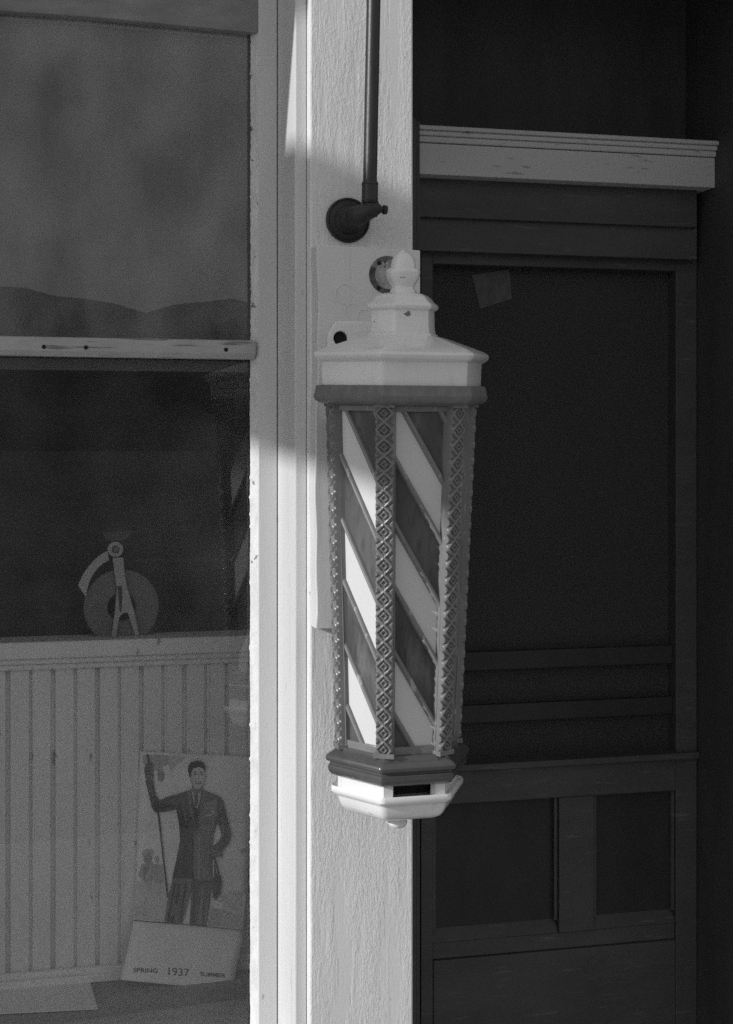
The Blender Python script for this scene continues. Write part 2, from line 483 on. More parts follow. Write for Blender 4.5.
# old knockout hole, rusty
c = P(387.5, 275.0, YB)
def disc_y(mb, c, r, y0, y1, n=36, r2=None):
    r2 = r if r2 is None else r2
    mb.rings([[Vector((c.x + r*math.cos(2*math.pi*k/n), y0, c.z + r*math.sin(2*math.pi*k/n))) for k in range(n)],
              [Vector((c.x + r2*math.cos(2*math.pi*k/n), y1, c.z + r2*math.sin(2*math.pi*k/n))) for k in range(n)]])
mb = MB(); disc_y(mb, c, .0262, YB - .0006, YB - .0016, r2=.0248)
plate = mb.build('outlet_plate', M['scab'], bt, smooth=30)
tag(plate, 'scabbed round metal plate')
mb = MB(); disc_y(mb, Vector((c.x + .002, 0, c.z)), .0200, YB - .00165, YB - .0024, r2=.0190); mb.build('cover', M['patina'], plate, smooth=30)
for px, py in ((379.5, 263), (379, 288), (398, 276)):
    mb = MB(); q = P(px, py, YB - .003); disc_y(mb, q, .0030, YB - .0023, YB - .0036, 12, .0024); mb.build('screw', M['hole'], plate)
# ghosts of round fittings under the paint
for px, py, rr in ((345, 294, .0135), (352, 311, .010), (364.5, 317, .010)):
    mb = MB(); q = P(px, py, YB)
    n = 36; a0_, span = ((.3, 4.6), (.9, 3.4), (1.2, 2.4))[(345, 352, 364.5).index(px)]
    ring = []
    for k in range(n):
        a = a0_ + span*k/n
        ring.append([Vector((q.x + (rr + dr)*math.cos(a), YB + dy, q.z + (rr + dr)*math.sin(a))) for dr, dy in ((-.0014, .0006), (-.0006, -.0007), (.0006, -.0007), (.0014, .0006))])
    vs = [p for r_ in ring for p in r_]
    fs = [(i*4+j, i*4+j+1, ((i+1) % n)*4+j+1, ((i+1) % n)*4+j) for i in range(n-1) for j in range(3)]
    mb.add(vs, fs); mb.build('paint_ring', M['board'], bt, smooth=60)

# iron bracket plate of the pole, with its bolt hole (part of the pole; sits on the board)
pinv = Matrix.LocRotScale(base, pole.rotation_euler, None).inverted()
mb = MB()
xc = base.x
def bx(px, py): return P(px, py, YB - .001)
pl_ = P(326.5, 340, YB).x; pr_ = 2*xc - pl_ - .012
zt2 = P(330, 321.5, YB).z; zb3 = P(330, 420, YB).z; cz = P(330, 335, YB).z
outer = [(pl_, zb3), (pl_, cz), (pl_ + .009, zt2 - .002), (pl_ + .015, zt2), (pr_ - .015, zt2), (pr_ - .009, zt2 - .002), (pr_, cz), (pr_, zb3)]
hc = P(338.5, 339.0, YB); hr = .0098
# plate with a real hole on the left: outer ring split round a circle
n = 28
circ = [(hc.x + hr*math.cos(2*math.pi*k/n), hc.z + hr*math.sin(2*math.pi*k/n)) for k in range(n)]
bm = bmesh.new()
def loop(pts, y): return [bm.verts.new((x, y, z)) for x, z in pts]
y0, y1 = YB - .0130, YB - .0004
vo, vi = loop(outer, y0), loop(circ, y0)
es = [bm.edges.new((L_[i], L_[(i+1) % len(L_)])) for L_ in (vo, vi) for i in range(len(L_))]
bmesh.ops.triangle_fill(bm, use_beauty=True, use_dissolve=False, edges=es)
faces = bm.faces[:]
ext = bmesh.ops.extrude_face_region(bm, geom=faces)
for v in [g for g in ext['geom'] if isinstance(g, bmesh.types.BMVert)]: v.co.y = y1
bmesh.ops.recalc_face_normals(bm, faces=bm.faces)
bm.transform(pinv)
me = bpy.data.meshes.new('mounting_plate'); bm.to_mesh(me); bm.free(); me.materials.append(M['enamel'])
mp = bpy.data.objects.new('mounting_plate', me); link(mp, pole)
bv = mp.modifiers.new('edge', 'BEVEL'); bv.width = .0026; bv.segments = 2; bv.limit_method = 'ANGLE'
mb = MB(); disc_y(mb, hc, hr*.999, YB - .0060, YB - .0009); mb.v = [pinv @ v for v in mb.v]
mb.build('bolt_hole', M['hole'], pole)
# two arms between plate and lantern
for dx in (-.035, .035):
    mb = MB()
    mb.box((xc + dx - .008, YB - .006, P(330, 372, YB).z), (xc + dx + .008, -.125, P(330, 352, YB).z))
    mb.v = [pinv @ v for v in mb.v]
    mb.build('bracket_arm', M['enamel'], pole, bevel=.002)

# ------------------------------------------------------------------ post
xl, xr = P(310, 400, 0).x, P(413, 400, 0).x
pt = world_thing('wooden_post', 'square white post with crackled brush-marked paint between the window and the dark doorway', 'post', ((xl+xr)/2, .1, 0))
mb = MB(); mb.box((xl, 0, .16), (xr, .24, 3.0)); mb.build('shaft', M['post'], pt, smooth=0, bevel=.0025)
mb = MB(); mb.box((xl-.02, -.02, 0.12), (xr+.02, .24, .159)); mb.build('plinth', M['post'], pt, smooth=0, bevel=.004)

# ------------------------------------------------------------------ conduit pipe and its fixture
pc = P(347.5, 220.5, 0)
pp = world_thing('conduit_pipe', 'dark iron pipe running down the white post to a round rusty canopy', 'pipe', pc)
mb = MB()
r0 = 22.5/722
prof = [(r0, -.0005), (r0*1.0, -.0045), (r0*.97, -.0065), (r0*.92, -.0070), (r0*.88, -.0058), (r0*.66, -.0078), (r0*.62, -.0125), (r0*.56, -.0135), (r0*.50, -.021), (r0*.47, -.026), (r0*.30, -.031)]
n = 40
mb.rings([[Vector((pc.x + r*math.cos(2*math.pi*k/n), y, pc.z + r*math.sin(2*math.pi*k/n))) for k in range(n)] for r, y in prof])
mb.build('canopy', M['rust'], pp, smooth=50)
PYp = -.046
j = P(369.5, 205, PYp)
top = P(373.5, 4, PYp - .002)
dirp = (top - j)
mb = MB(); mb.tube([j + dirp*.10, j + dirp*4.2], .0096, 20); mb.build('pipe_run', M['iron'], pp, smooth=50)
mb = MB()
a_, b_ = P(369.8, 203, PYp), P(370, 182, PYp)
mb.tube([a_, a_.lerp(b_, .12), a_.lerp(b_, .14), b_.lerp(a_, .14), b_.lerp(a_, .12), b_], [.0110, .0116, .0112, .0112, .0118, .0108], 20)
mb.build('coupling', M['iron'], pp, smooth=30)
mb = MB()
e0 = Vector((pc.x + .003, -.024, pc.z)); e1 = P(362, 214, -.044); e2 = P(370, 207, PYp); e3 = P(370, 201, PYp)
mb.tube([e0, e0.lerp(e1, .5) + Vector((0, -.004, 0)), e1, e2 + Vector((.001, 0, -.004)), e2, e3], [.0150, .0140, .0130, .0120, .0105, .0085], 18)
mb.build('elbow', M['rust'], pp, smooth=60)
mb = MB()
f0 = P(370, 208.5, PYp); f1 = P(387, 210, PYp)
mb.tube([f0, f0.lerp(f1, .42), f0.lerp(f1, .44), f0.lerp(f1, .58), f0.lerp(f1, .60), f0.lerp(f1, .76), f0.lerp(f1, .78), f1],
        [.0115, .0112, .0075, .0070, .0050, .0046, .0068, .0060], 12)
mb.build('stopcock', M['rust'], pp, smooth=30)

# ------------------------------------------------------------------ left: shop window
YC = .019                                # casing front
X1 = P(295, 400, YC).x
YS = Y_of(278, X1)                       # sash face
XP = P(258.5, 400, YS).x
YG = YS + .017                           # glass
XG = P(250, 400, YG).x
WL = -.27                                # left end of the glass, outside the photo
ZHI = P(250, 26, YG).z
wt = world_thing('shop_window', 'white framed shop window with a worn crossbar beside the post', 'window', (0.1, YS, .78))
mb = MB(); mb.box((X1, YC, .72), (xl - .0005, .20, 2.6)); mb.build('casing', M['trim'], wt, smooth=0, bevel=.002)
mb = MB(); mb.box((XP, YS, .72), (X1 - .0014, YS + .05, 2.6)); mb.build('stile', M['trim'], wt, smooth=0, bevel=.0012)
# putty bevel with a lumpy inner edge
mb = MB(); NP = 420; rows = []
za, zc_ = .74, ZHI + .03
for i in range(NP+1):
    z = za + (zc_-za)*i/NP
    jit = random.uniform(-.00022, .00022) + .0003*math.sin(i*.13 + 3*math.sin(i*.031)) - (random.uniform(.0008, .0018) if random.random() < .045 else 0)
    if z > P(250, 360, YG).z: jit += random.uniform(-.0007, .0005)
    rows.append((Vector((XP + .0004, YS + .0012, z)), Vector((XG + .002 + jit*.5, YS + .012, z)), Vector((XG + jit, YG - .0005, z)), Vector((XP + .0004, YG - .0005, z))))
vs = [p for r_ in rows for p in r_]
mb.add(vs, [(i*4+k, i*4+(k+1) % 4, i*4+4+(k+1) % 4, i*4+4+k) for i in range(NP) for k in range(4)] + [(0, 1, 2, 3), (NP*4, NP*4+3, NP*4+2, NP*4+1)])
mb.build('putty', M['putty'], wt, smooth=60)
# head rail: its lower edge sags to the right
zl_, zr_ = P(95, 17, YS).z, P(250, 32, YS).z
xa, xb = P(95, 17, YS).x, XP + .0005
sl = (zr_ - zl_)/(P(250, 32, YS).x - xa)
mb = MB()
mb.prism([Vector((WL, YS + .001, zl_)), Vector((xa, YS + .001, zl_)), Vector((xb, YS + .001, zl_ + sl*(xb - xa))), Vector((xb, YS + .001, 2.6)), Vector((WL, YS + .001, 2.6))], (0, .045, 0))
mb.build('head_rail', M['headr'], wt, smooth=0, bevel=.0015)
# crossbar
mb = MB()
q0 = P(250, 341.5, YS - .004); q1 = P(250, 353.5, YS - .004); q2 = P(250, 359, YS)
xe = P(256, 345, YS - .004).x
prf = [(YS - .004, q0.z), (YS - .004, q1.z), (YS + .004, q2.z), (YG + .02, q2.z), (YG + .02, q0.z + .001), (YG, q0.z + .001), (YS + .002, q0.z + .002)]
mb.prism([Vector((WL, y, z)) for y, z in prf], (xe - WL, 0, 0))
bar = mb.build('crossbar', M['bar'], wt, smooth=0, bevel=.0012)
for px in (44, 86, 226):
    mb = MB(); q = P(px, 348.5 + (px-150)*.016, YS - .0046); disc_y(mb, q, .0030, YS - .0038, YS - .0049, 12); mb.build('nail_head', M['hole'], bar)
mb = MB(); q3 = P(250, 372, YG).z
mb.box((WL, YG + .008, q3), (XG + .004, YG + .020, q2.z - .0005)); mb.build('inner_rail', M['jamb'], wt, smooth=0)
mb = MB(); mb.box((WL, YG, q0.z - .006), (XG + .004, YG + .0025, 2.4)); up = mb.build('upper_pane', M['paned'], wt, smooth=0)
mb = MB(); dl_ = math.tan(R(3.1))                 # the old pane sits a little askew in its rebate
yl_ = YG + .004 - dl_*(XG + .004 - WL)
zt_l = q2.z - .003
mb.prism([Vector((WL, yl_, .74)), Vector((XG + .004, YG + .004, .74)), Vector((XG + .004, YG + .0065, .74)), Vector((WL, yl_ + .0025, .74))], (0, 0, zt_l - .74))
lp = mb.build('lower_pane', M['pane'], wt, smooth=0)
mb = MB(); mb.box((XG - .0032, YG - .0016, q0.z + .0015), (XG + .003, YG - .0004, ZHI + .02)); mb.build('rebate', M['jamb'], wt, smooth=0)
tag(up, 'dusty upper pane full of sky and hills')
mb = MB(); mb.box((WL - .12, YC, .72), (WL, .20, 2.6)); mb.build('casing', M['trim'], wt, smooth=0, bevel=.002)
mb = MB(); mb.box((WL - .16, -.03, .66), (xl - .0005, .20, .7195)); mb.build('sill', M['trim'], wt, smooth=0, bevel=.004)

# ------------------------------------------------------------------ inside the window
YW = YG + .33
pw = world_thing('wainscot_partition', 'pale beadboard partition with a moulded cap behind the window glass', 'partition', (0.1, YW, .70))
capf = P(100, 640, YW - .022).z
cap2 = P(100, 657, YW - .022).z
cap3 = P(100, 668, YW - .010).z
bot = P(100, 964, YW).z
XR = X1 + .10
XLp = -.6
mb = MB()
mb.box((XLp, YW - .022, cap2), (XR, YW + .06, capf))
mb.box((XLp, YW - .014, (cap2+cap3)/2), (XR, YW - .0005, cap2 - .0004)); mb.box((XLp, YW - .008, cap3), (XR, YW - .0005, (cap2+cap3)/2 - .0004))
mb.build('cap_moulding', M['beadboard'], pw, smooth=0, bevel=.003)
mb = MB()
xs = [P(px, 800, YW).x for px in (53, 74.5, 96, 119, 140, 163, 184, 205, 227)]
pitch = (xs[-1] - xs[0])/8
x = xs[0] - pitch*14; prof = [(XLp, YW + .0)]
i = 0
while x < XR - .02:
    deep = .014 if i % 2 == 0 else .008
    hw = .0024 if i % 2 == 0 else .0016
    if x > XLp + .01:
        prof += [(x - hw*1.7, YW), (x - hw, YW + deep), (x + hw, YW + deep), (x + hw*1.7, YW)]
        if i % 2: prof += [(x + hw*1.7 + .0008, YW - .0008), (x + hw*1.7 + .0030, YW - .0008), (x + hw*1.7 + .0038, YW)]
    x += pitch; i += 1
prof += [(XR, YW)]
vs = [Vector((a, b, z)) for z in (bot - .05, cap3 - .0003) for a, b in prof]
n = len(prof)
mb.add(vs, [(i, i+1, n+i+1, n+i) for i in range(n-1)])
mb.box((XLp, YW + .012, bot - .05), (XR, YW + .03, cap3 - .0003))
mb.build('beadboard', M['beadboard'], pw, smooth=0)
zf = P(100, 988, YW - .05).z
mb = MB(); mb.box((XLp, YW - .014, zf), (XR, YW - .0018, bot)); mb.box((XLp, YW - .024, zf), (XR, YW - .0145, bot - .009))
mb.build('base_moulding', M['beadboard'], pw, smooth=0, bevel=.002)
mb = MB(); mb.box((XLp, YG + .004, zf - .03), (XR, YW - .0005, zf - .0005)); mb.build('display_shelf', M['floorboard'], None, smooth=0, origin=(0, YG + .1, zf - .03))
ds = COL.objects['display_shelf']; tag(ds, 'dark wooden display shelf under the calendar inside the window', 'shelf')
# sheet lying on the shelf (lower left)
mb = MB()
Ysh = YG + .12
def on_shelf(px, py):
    u = (px - W/2)/F; v = (HOR - py)/F
    t = (zf - CAM.z)/v
    return Vector((t*(SY + u*CY), CAM.y + t*(CY - u*SY), zf))
q = [on_shelf(px, py) for px, py in ((-20, 984), (88, 977), (98, 1010), (-20, 1016))]
q = [p + Vector((0, 0, .0010)) for p in q]
mb.prism(q, (0, 0, .0012)); s_ = mb.build('paper_sheet', M['card'], None, smooth=0, origin=q[0]); tag(s_, 'pale paper sheet lying flat on the shelf in the window corner', 'paper')

# counter scale standing on the cap
YSC = YW + .010
sb = P(124, 637, YSC); sb.z = capf
sc = world_thing('counter_scale', 'small grey scale with forked legs, curved arm and round disc on the partition cap', 'scale', sb)
def pz(px, py, Y=YSC): return P(px, py, Y)
k_ = capf - P(124, 635.5, YSC).z
def pk(px, py, Y=YSC):
    v = P(px, py, Y); v.z += k_; return v
mb = MB()
mb.prism([pk(*q) for q in ((112.5, 556), (123.5, 556), (125.5, 577), (128.5, 590), (134.5, 610), (139.5, 633.5), (135.5, 635.6), (128.0, 612), (124.5, 611), (119.5, 616), (116.5, 635.6), (111.5, 635.6), (114.8, 611), (117, 587), (114.5, 571))], (0, .006, 0))
st = mb.build('stand', M['scale1'], sc, smooth=0, bevel=.0015)
mb = MB(); mb.prism([pk(*q, YSC - .0015) for q in ((117.5, 585), (121.5, 585), (122.5, 596), (121, 611), (120, 611), (118.5, 596))], (0, .0014, 0)); mb.build('slot', M['scale3'], st, smooth=0)
h = pk(115.5, 548, YSC - .004)
mb = MB(); disc_y(mb, h, .0125, YSC - .004, YSC + .006, 28); hub = mb.build('hub', M['scale1'], sc, smooth=30)
mb = MB(); disc_y(mb, h, .0062, YSC - .0065, YSC - .0042, 20); mb.build('hub_cap', M['scale3'], hub, smooth=30)
mb = MB(); disc_y(mb, h, .0040, YSC - .0080, YSC - .0066, 20); mb.build('hub_pin', M['scale2'], hub, smooth=30)
# curved arm
mb = MB()
A0 = [(107.5, 549.5), (101, 553), (94, 559), (87, 567), (82, 575), (78, 584)]
B0 = [(109, 559), (104, 561.5), (98.5, 566), (93, 573), (89.5, 580), (87.0, 588), (86.0, 596)]
mb.prism([pk(*q, YSC - .003) for q in A0 + B0[::-1]], (0, .004, 0)); mb.build('curved_arm', M['scale1'], sc, smooth=0)
# ring disc behind
mb = MB()
rc_ = pk(121.5, 605.5, YSC + .012); Ro = 36.5/ (F/((YSC+.012-CAM.y)))*1.02; Ri = Ro*.38
n = 48
ring = [[Vector((rc_.x + r*math.cos(2*math.pi*k/n), y, max(capf + .0003, rc_.z + r*math.sin(2*math.pi*k/n)))) for k in range(n)] for r, y in ((Ri, YSC+.012), (Ro*.98, YSC+.012), (Ro, YSC+.013), (Ro, YSC+.018), (Ri, YSC+.018), (Ri, YSC+.012))]
mb.rings(ring, False); mb.build('disc', M['scale2'], sc, smooth=30)
mb = MB()
mb.prism([pk(*q, YSC) for q in ((102, 531), (130, 529), (131, 534.5), (123, 539), (108, 540))], (0, .02, 0)); mb.build('top_plate', M['scale3'], sc, smooth=0, bevel=.001)

# ------------------------------------------------------------------ calendar
def cx_(cx, cy): return 110 + cx/3.94, 740 + cy/3.94         # own sketch grid -> photo
YCA = YW - .0045
def ycal(cy):
    t = max(0, (cy - 560)/385.0)
    lean = max(0, (cy - 45)/900.0)
    return YCA - .010*lean - .050*t**1.7
def cal(cx, cy, lift=0.0):
    px, py = cx_(cx, cy); return P(px, py, ycal(cy) - lift)
ca = world_thing('wall_calendar', 'curling paper calendar with a printed man in a suit, leaning against the partition', 'calendar', cal(300, 945))
mb = MB(); rows = []
def edge(cy):
    def lerp(tab):
        for (a, x0), (b, x1) in zip(tab, tab[1:]):
            if a <= cy <= b: return x0 + (x1-x0)*(cy-a)/(b-a)
        return tab[-1][1]
    return lerp(((44, 117), (300, 110), (560, 101), (712, 93), (850, 64), (946, 40))), lerp(((44, 566), (300, 556), (560, 541), (750, 525), (850, 499), (946, 487)))
NR, NC = 60, 14
for j in range(NR+1):
    cy0 = 44 + (946-44)*j/NR
    l, r_ = edge(cy0)
    for i in range(NC+1):
        t = i/NC
        cy = cy0 + (22 + 18*(cy0 > 600)*min(1, (cy0-600)/200 if cy0 > 600 else 0))*t
        cxv = l + (r_-l)*t
        rows.append(cal(cxv, cy, -.0))
n = NC+1
mb.add(rows, [(j*n+i, j*n+i+1, (j+1)*n+i+1, (j+1)*n+i) for j in range(NR) for i in range(NC)])
sheet = mb.build('sheet', M['paper'], ca, smooth=80)
so = sheet.modifiers.new('thick', 'SOLIDIFY'); so.thickness = .0006; so.offset = 0
art = MB()
lay = [0]
def ink(pts, g, lift=None):
    lay[0] += 1
    L_ = .0012 + lay[0]*.000035
    # refine so that the print follows the curl
    out = []
    for a, b in zip(pts, pts[1:] + pts[:1]):
        k = max(1, int(abs(b[1]-a[1])/40))
        for q in range(k): out.append((a[0]+(b[0]-a[0])*q/k, a[1]+(b[1]-a[1])*q/k))
    art.add([cal(x, y, L_) for x, y in out], [tuple(range(len(out)))], g)
def line(pts, w, g):
    for (x0, y0), (x1, y1) in zip(pts, pts[1:]):
        d = math.hypot(x1-x0, y1-y0) or 1; nx, ny = -(y1-y0)/d*w/2, (x1-x0)/d*w/2
        ink([(x0+nx, y0+ny), (x1+nx, y1+ny), (x1-nx, y1-ny), (x0-nx, y0-ny)], g)
def blob(x, y, rx, ry, g, n=14, rot=0, jit=.0):
    ink([(x + rx*(1+random.uniform(-jit, jit))*math.cos(a)*math.cos(rot) - ry*math.sin(a)*math.sin(rot),
          y + rx*math.cos(a)*math.sin(rot) + ry*(1+random.uniform(-jit, jit))*math.sin(a)) for a in [2*math.pi*k/n for k in range(n)]], g)
# inks: 0 .50  1 .34  2 .20  3 .12  4 .075  5 .045  6 .42  7 .26
# faint background: branch, figures, meadow
ink([(128, 60), (205, 58), (240, 66), (232, 92), (205, 108), (214, 135), (205, 163), (188, 160), (190, 130), (172, 112), (150, 112), (130, 90)], 6)
ink([(236, 62), (300, 64), (285, 82), (262, 96), (240, 120), (228, 100)], 0)
ink([(186, 128), (212, 122), (216, 145), (205, 166), (190, 160)], 1)
ink([(103, 560), (150, 540), (220, 560), (300, 640), (225, 712), (96, 706)], 0)
ink([(440, 620), (490, 590), (537, 610), (527, 690), (440, 670)], 0)
ink([(400, 660), (527, 690), (524, 742), (385, 728)], 6)
blob(150, 448, 22, 20, 6, jit=.15); blob(150, 470, 16, 20, 1, jit=.1)
ink([(125, 490), (165, 480), (185, 520), (190, 580), (165, 545), (160, 660), (128, 650), (132, 560), (112, 530)], 6)
ink([(130, 500), (162, 498), (160, 560), (135, 565)], 1)
blob(185, 470, 10, 14, 6); ink([(172, 490), (205, 490), (212, 560), (180, 580)], 6)
ink([(512, 430), (540, 426), (538, 444), (514, 446)], 6)
for k in range(26):
    x, y = random.uniform(105, 250), random.uniform(580, 700); line([(x, y), (x + random.uniform(-14, 14), y + random.uniform(-5, 5))], 3, random.choice((6, 1, 0)))
for k in range(30):
    x, y = random.uniform(400, 520), random.uniform(590, 720); line([(x, y), (x + random.uniform(-16, 16), y + random.uniform(-4, 4))], 3, random.choice((6, 0)))
# staff he holds
line([(147, 55), (165, 150), (192, 300), (212, 480), (228, 620)], 7, 3)
# trousers
ink([(248, 535), (326, 540), (322, 585), (306, 650), (285, 722), (214, 718), (222, 660), (238, 590)], 2)
ink([(322, 545), (402, 552), (396, 620), (386, 690), (380, 734), (312, 726), (318, 660)], 3)
ink([(352, 560), (372, 560), (360, 732), (344, 731)], 2); ink([(384, 560), (394, 560), (378, 730), (372, 730)], 2)
ink([(270, 560), (284, 560), (250, 718), (234, 718)], 4)
# raised arm (sleeve, hand)
ink([(262, 214), (222, 226), (196, 238), (178, 214), (170, 165), (150, 150), (140, 162), (152, 210), (166, 270), (180, 286), (214, 284), (260, 274)], 3)
ink([(178, 222), (190, 245), (196, 282), (182, 284), (168, 262), (160, 220)], 4)
ink([(134, 116), (142, 96), (154, 88), (166, 92), (171, 112), (172, 150), (152, 158), (140, 150)], 2)
line([(139, 112), (160, 108)], 4, 4); line([(140, 124), (164, 120)], 4, 4); line([(141, 136), (166, 132)], 4, 4)
# jacket
ink([(258, 216), (290, 206), (322, 194), (338, 300), (362, 196), (396, 208), (430, 222), (442, 246), (428, 310), (408, 370), (404, 420), (412, 490), (416, 548), (372, 560), (330, 552), (322, 542), (246, 540), (262, 470), (276, 400), (272, 330), (262, 280)], 3)
ink([(262, 280), (300, 300), (322, 380), (326, 540), (246, 540), (262, 470), (276, 400), (272, 330)], 4)
ink([(332, 360), (380, 350), (406, 370), (404, 420), (412, 490), (416, 548), (372, 560), (330, 552)], 2)
ink([(348, 300), (372, 250), (420, 230), (424, 300), (400, 360), (350, 350)], 7)
# lapels, vest, shirt, tie
ink([(318, 200), (324, 196), (338, 214), (356, 198), (364, 200), (356, 260), (340, 330), (328, 290)], 4)
ink([(320, 198), (338, 212), (360, 196), (358, 224), (346, 268), (336, 268), (326, 232)], 6)
ink([(332, 210), (346, 210), (348, 240), (342, 264), (334, 260)], 3)
ink([(304, 206), (318, 200), (326, 270), (338, 345), (320, 300)], 2); ink([(366, 200), (378, 206), (368, 280), (342, 345), (354, 280)], 2)
line([(326, 345), (324, 545)], 4, 5); line([(246, 541), (322, 543), (330, 553), (372, 561), (416, 549)], 5, 5); line([(376, 300), (408, 292)], 4, 0); line([(402, 278), (410, 290)], 8, 0)
# lowered arm
ink([(430, 222), (446, 240), (456, 290), (478, 372), (472, 402), (448, 432), (424, 452), (402, 424), (430, 398), (440, 376), (424, 320)], 3)
ink([(446, 330), (462, 350), (472, 386), (450, 420), (436, 412), (452, 380)], 4)
line([(436, 300), (448, 346), (446, 380)], 5, 2)
ink([(376, 440), (398, 428), (420, 432), (444, 448), (442, 462), (420, 458), (408, 474), (392, 486), (376, 476)], 2)
line([(384, 452), (412, 448)], 3, 4); line([(384, 464), (408, 460)], 3, 4)
# bag on a strap
line([(404, 462), (416, 530)], 6, 4); line([(410, 458), (430, 530)], 6, 4); line([(408, 470), (408, 540)], 5, 0)
ink([(404, 552), (420, 528), (436, 534), (440, 560), (434, 606), (418, 632), (406, 620), (402, 588)], 4)
ink([(412, 556), (424, 548), (430, 566), (424, 600), (412, 604)], 3)
for (a, b, w, g) in (((286, 230), (300, 330), 6, 2), ((276, 250), (290, 330), 4, 4), ((300, 340), (312, 400), 7, 5), ((282, 420), (276, 520), 8, 3), ((300, 430), (298, 535), 5, 5),
                     ((352, 380), (350, 545), 5, 1), ((392, 390), (398, 540), 5, 3), ((366, 400), (372, 520), 4, 7), ((256, 560), (228, 715), 5, 5), ((300, 560), (276, 715), 6, 5),
                     ((334, 570), (326, 724), 5, 5), ((210, 248), (250, 240), 6, 2), ((190, 268), (250, 262), 4, 5), ((160, 180), (172, 250), 4, 2), ((452, 300), (466, 360), 4, 2), ((442, 250), (452, 300), 5, 4)):
    line([a, b], w, g)
# head
ink([(324, 176), (364, 178), (362, 198), (338, 214), (322, 198)], 2)
ink([(314, 118), (330, 106), (360, 104), (374, 118), (374, 150), (366, 176), (350, 194), (338, 192), (324, 176), (316, 150)], 0)
ink([(314, 118), (326, 110), (324, 150), (332, 182), (322, 172), (314, 150)], 6)
ink([(308, 124), (308, 102), (320, 88), (344, 81), (366, 88), (376, 106), (374, 126), (366, 112), (348, 106), (328, 112), (320, 128), (318, 150), (311, 142)], 5)
line([(328, 128), (342, 126)], 4, 4); line([(354, 126), (368, 128)], 4, 4)
blob(336, 135, 4.5, 2.6, 4); blob(361, 135, 4.5, 2.6, 4)
line([(350, 132), (353, 152), (346, 154)], 3, 1)
ink([(334, 163), (348, 167), (364, 162), (358, 172), (346, 176), (338, 171)], 4); ink([(338, 165), (348, 168), (360, 164), (354, 170), (345, 171)], 0)
# rule under the picture
line([(94, 711), (310, 728), (525, 750)], 4, 4)
pic = art.build('printed_picture', [M['ink%d' % i] for i in range(8)], ca, smooth=0)
# lettering
def lettering(txt, x0, y0, x1, y1, hgt, name):
    cu = bpy.data.curves.new('lettering', 'FONT'); cu.body = txt; cu.size = 1; cu.offset = 0 if txt[0] == '1' else .012
    to = bpy.data.objects.new('lettering', cu); COL.objects.link(to)
    dg = bpy.context.evaluated_depsgraph_get(); dg.update()
    me = bpy.data.meshes.new_from_object(to.evaluated_get(dg))
    COL.objects.unlink(to); bpy.data.objects.remove(to)
    xs_ = [v.co.x for v in me.vertices]; ys_ = [v.co.y for v in me.vertices]
    a, b, c, d = min(xs_), max(xs_), min(ys_), max(ys_)
    org = Vector(ca['_org'])
    for v in me.vertices:
        t = (v.co.x-a)/(b-a); s = (v.co.y-c)/(d-c)
        v.co = cal(x0 + (x1-x0)*t, y0 + (y1-y0)*t - hgt*s, .0013) - org
    me.materials.append(M['ink5'])
    o = bpy.data.objects.new(name, me); link(o, ca); return o
lettering('SPRING', 92, 914, 187, 918, 17, 'lettering')
lettering('1937', 230, 926, 312, 932, 30, 'lettering')
lettering('SUMMER', 355, 930, 454, 936, 17, 'lettering')

# ------------------------------------------------------------------ right: recessed dark shop front
YL, YD = .46, .53
JX = P(697.5, 400, YD).x
df = world_thing('doorway_frame', 'dark doorway frame with a pale moulded ledge across its head', 'door frame', (P(560, 400, .2).x, .2, 0.12))
lx0 = P(421, 150, YL).x
mb = MB()
z1, z2, z3, z4, z5 = (P(421, y, YL).z for y in (126.5, 131, 136, 142, 174))
EB = YD + .10
mb.box((xr, YL - .016, z2 + .0003), (JX, EB, z1)); mb.box((xr, YL - .010, z3 + .0003), (JX, EB, z2)); mb.box((xr, YL - .005, z4), (JX, EB, z3))
mb.box((xr, YL, z5), (JX, EB, z4 - .001))
tag(mb.build('ledge', M['ledge'], df, smooth=0, bevel=.0018), 'pale moulded ledge')
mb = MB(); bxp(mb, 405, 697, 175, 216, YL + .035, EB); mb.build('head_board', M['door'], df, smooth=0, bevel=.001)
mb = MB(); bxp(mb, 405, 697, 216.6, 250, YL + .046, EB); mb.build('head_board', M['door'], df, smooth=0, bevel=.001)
mb = MB()
YJ = YL - .045
mb.box((P(404, 100, YJ).x, YJ, .16), (P(416.6, 100, YJ).x, EB, P(416, 118, YJ).z)); mb.box((P(417.4, 100, YJ).x, YJ + .006, .16), (P(421, 100, YJ).x, EB, P(417, 120, YJ).z))
mb.build('jamb', M['jamb'], df, smooth=0, bevel=.001)
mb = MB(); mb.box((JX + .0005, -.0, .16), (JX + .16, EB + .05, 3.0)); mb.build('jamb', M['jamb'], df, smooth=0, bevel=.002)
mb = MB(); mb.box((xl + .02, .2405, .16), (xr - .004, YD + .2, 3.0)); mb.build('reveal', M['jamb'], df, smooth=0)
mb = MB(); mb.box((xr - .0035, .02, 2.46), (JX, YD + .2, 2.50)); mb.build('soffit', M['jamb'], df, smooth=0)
mb = MB(); bxp(mb, 405, 697, -60, 126, YL + .12, YL + .16); mb.build('transom', M['jamb'], df, smooth=0)
dr = world_thing('panelled_door', 'dark painted screen door with two sunk lower panels in the shadowed entrance', 'door', (P(560, 400, YD).x, YD, .16))
BK = YD + .04
zs = {k: P(421, k, YD).z for k in (250.6, 263, 655, 674, 709, 727, 766, 773, 806, 938, 962, 1040, 945)}
dl, dR = P(421, 400, YD).x, JX - .001
g0, g1 = P(433, 400, YD).x, P(676, 400, YD).x
ZBOT = .165
def bx2(mb, x0, x1, za, zb, y=YD, bk=BK): mb.box((x0, y, za), (x1, bk, zb))
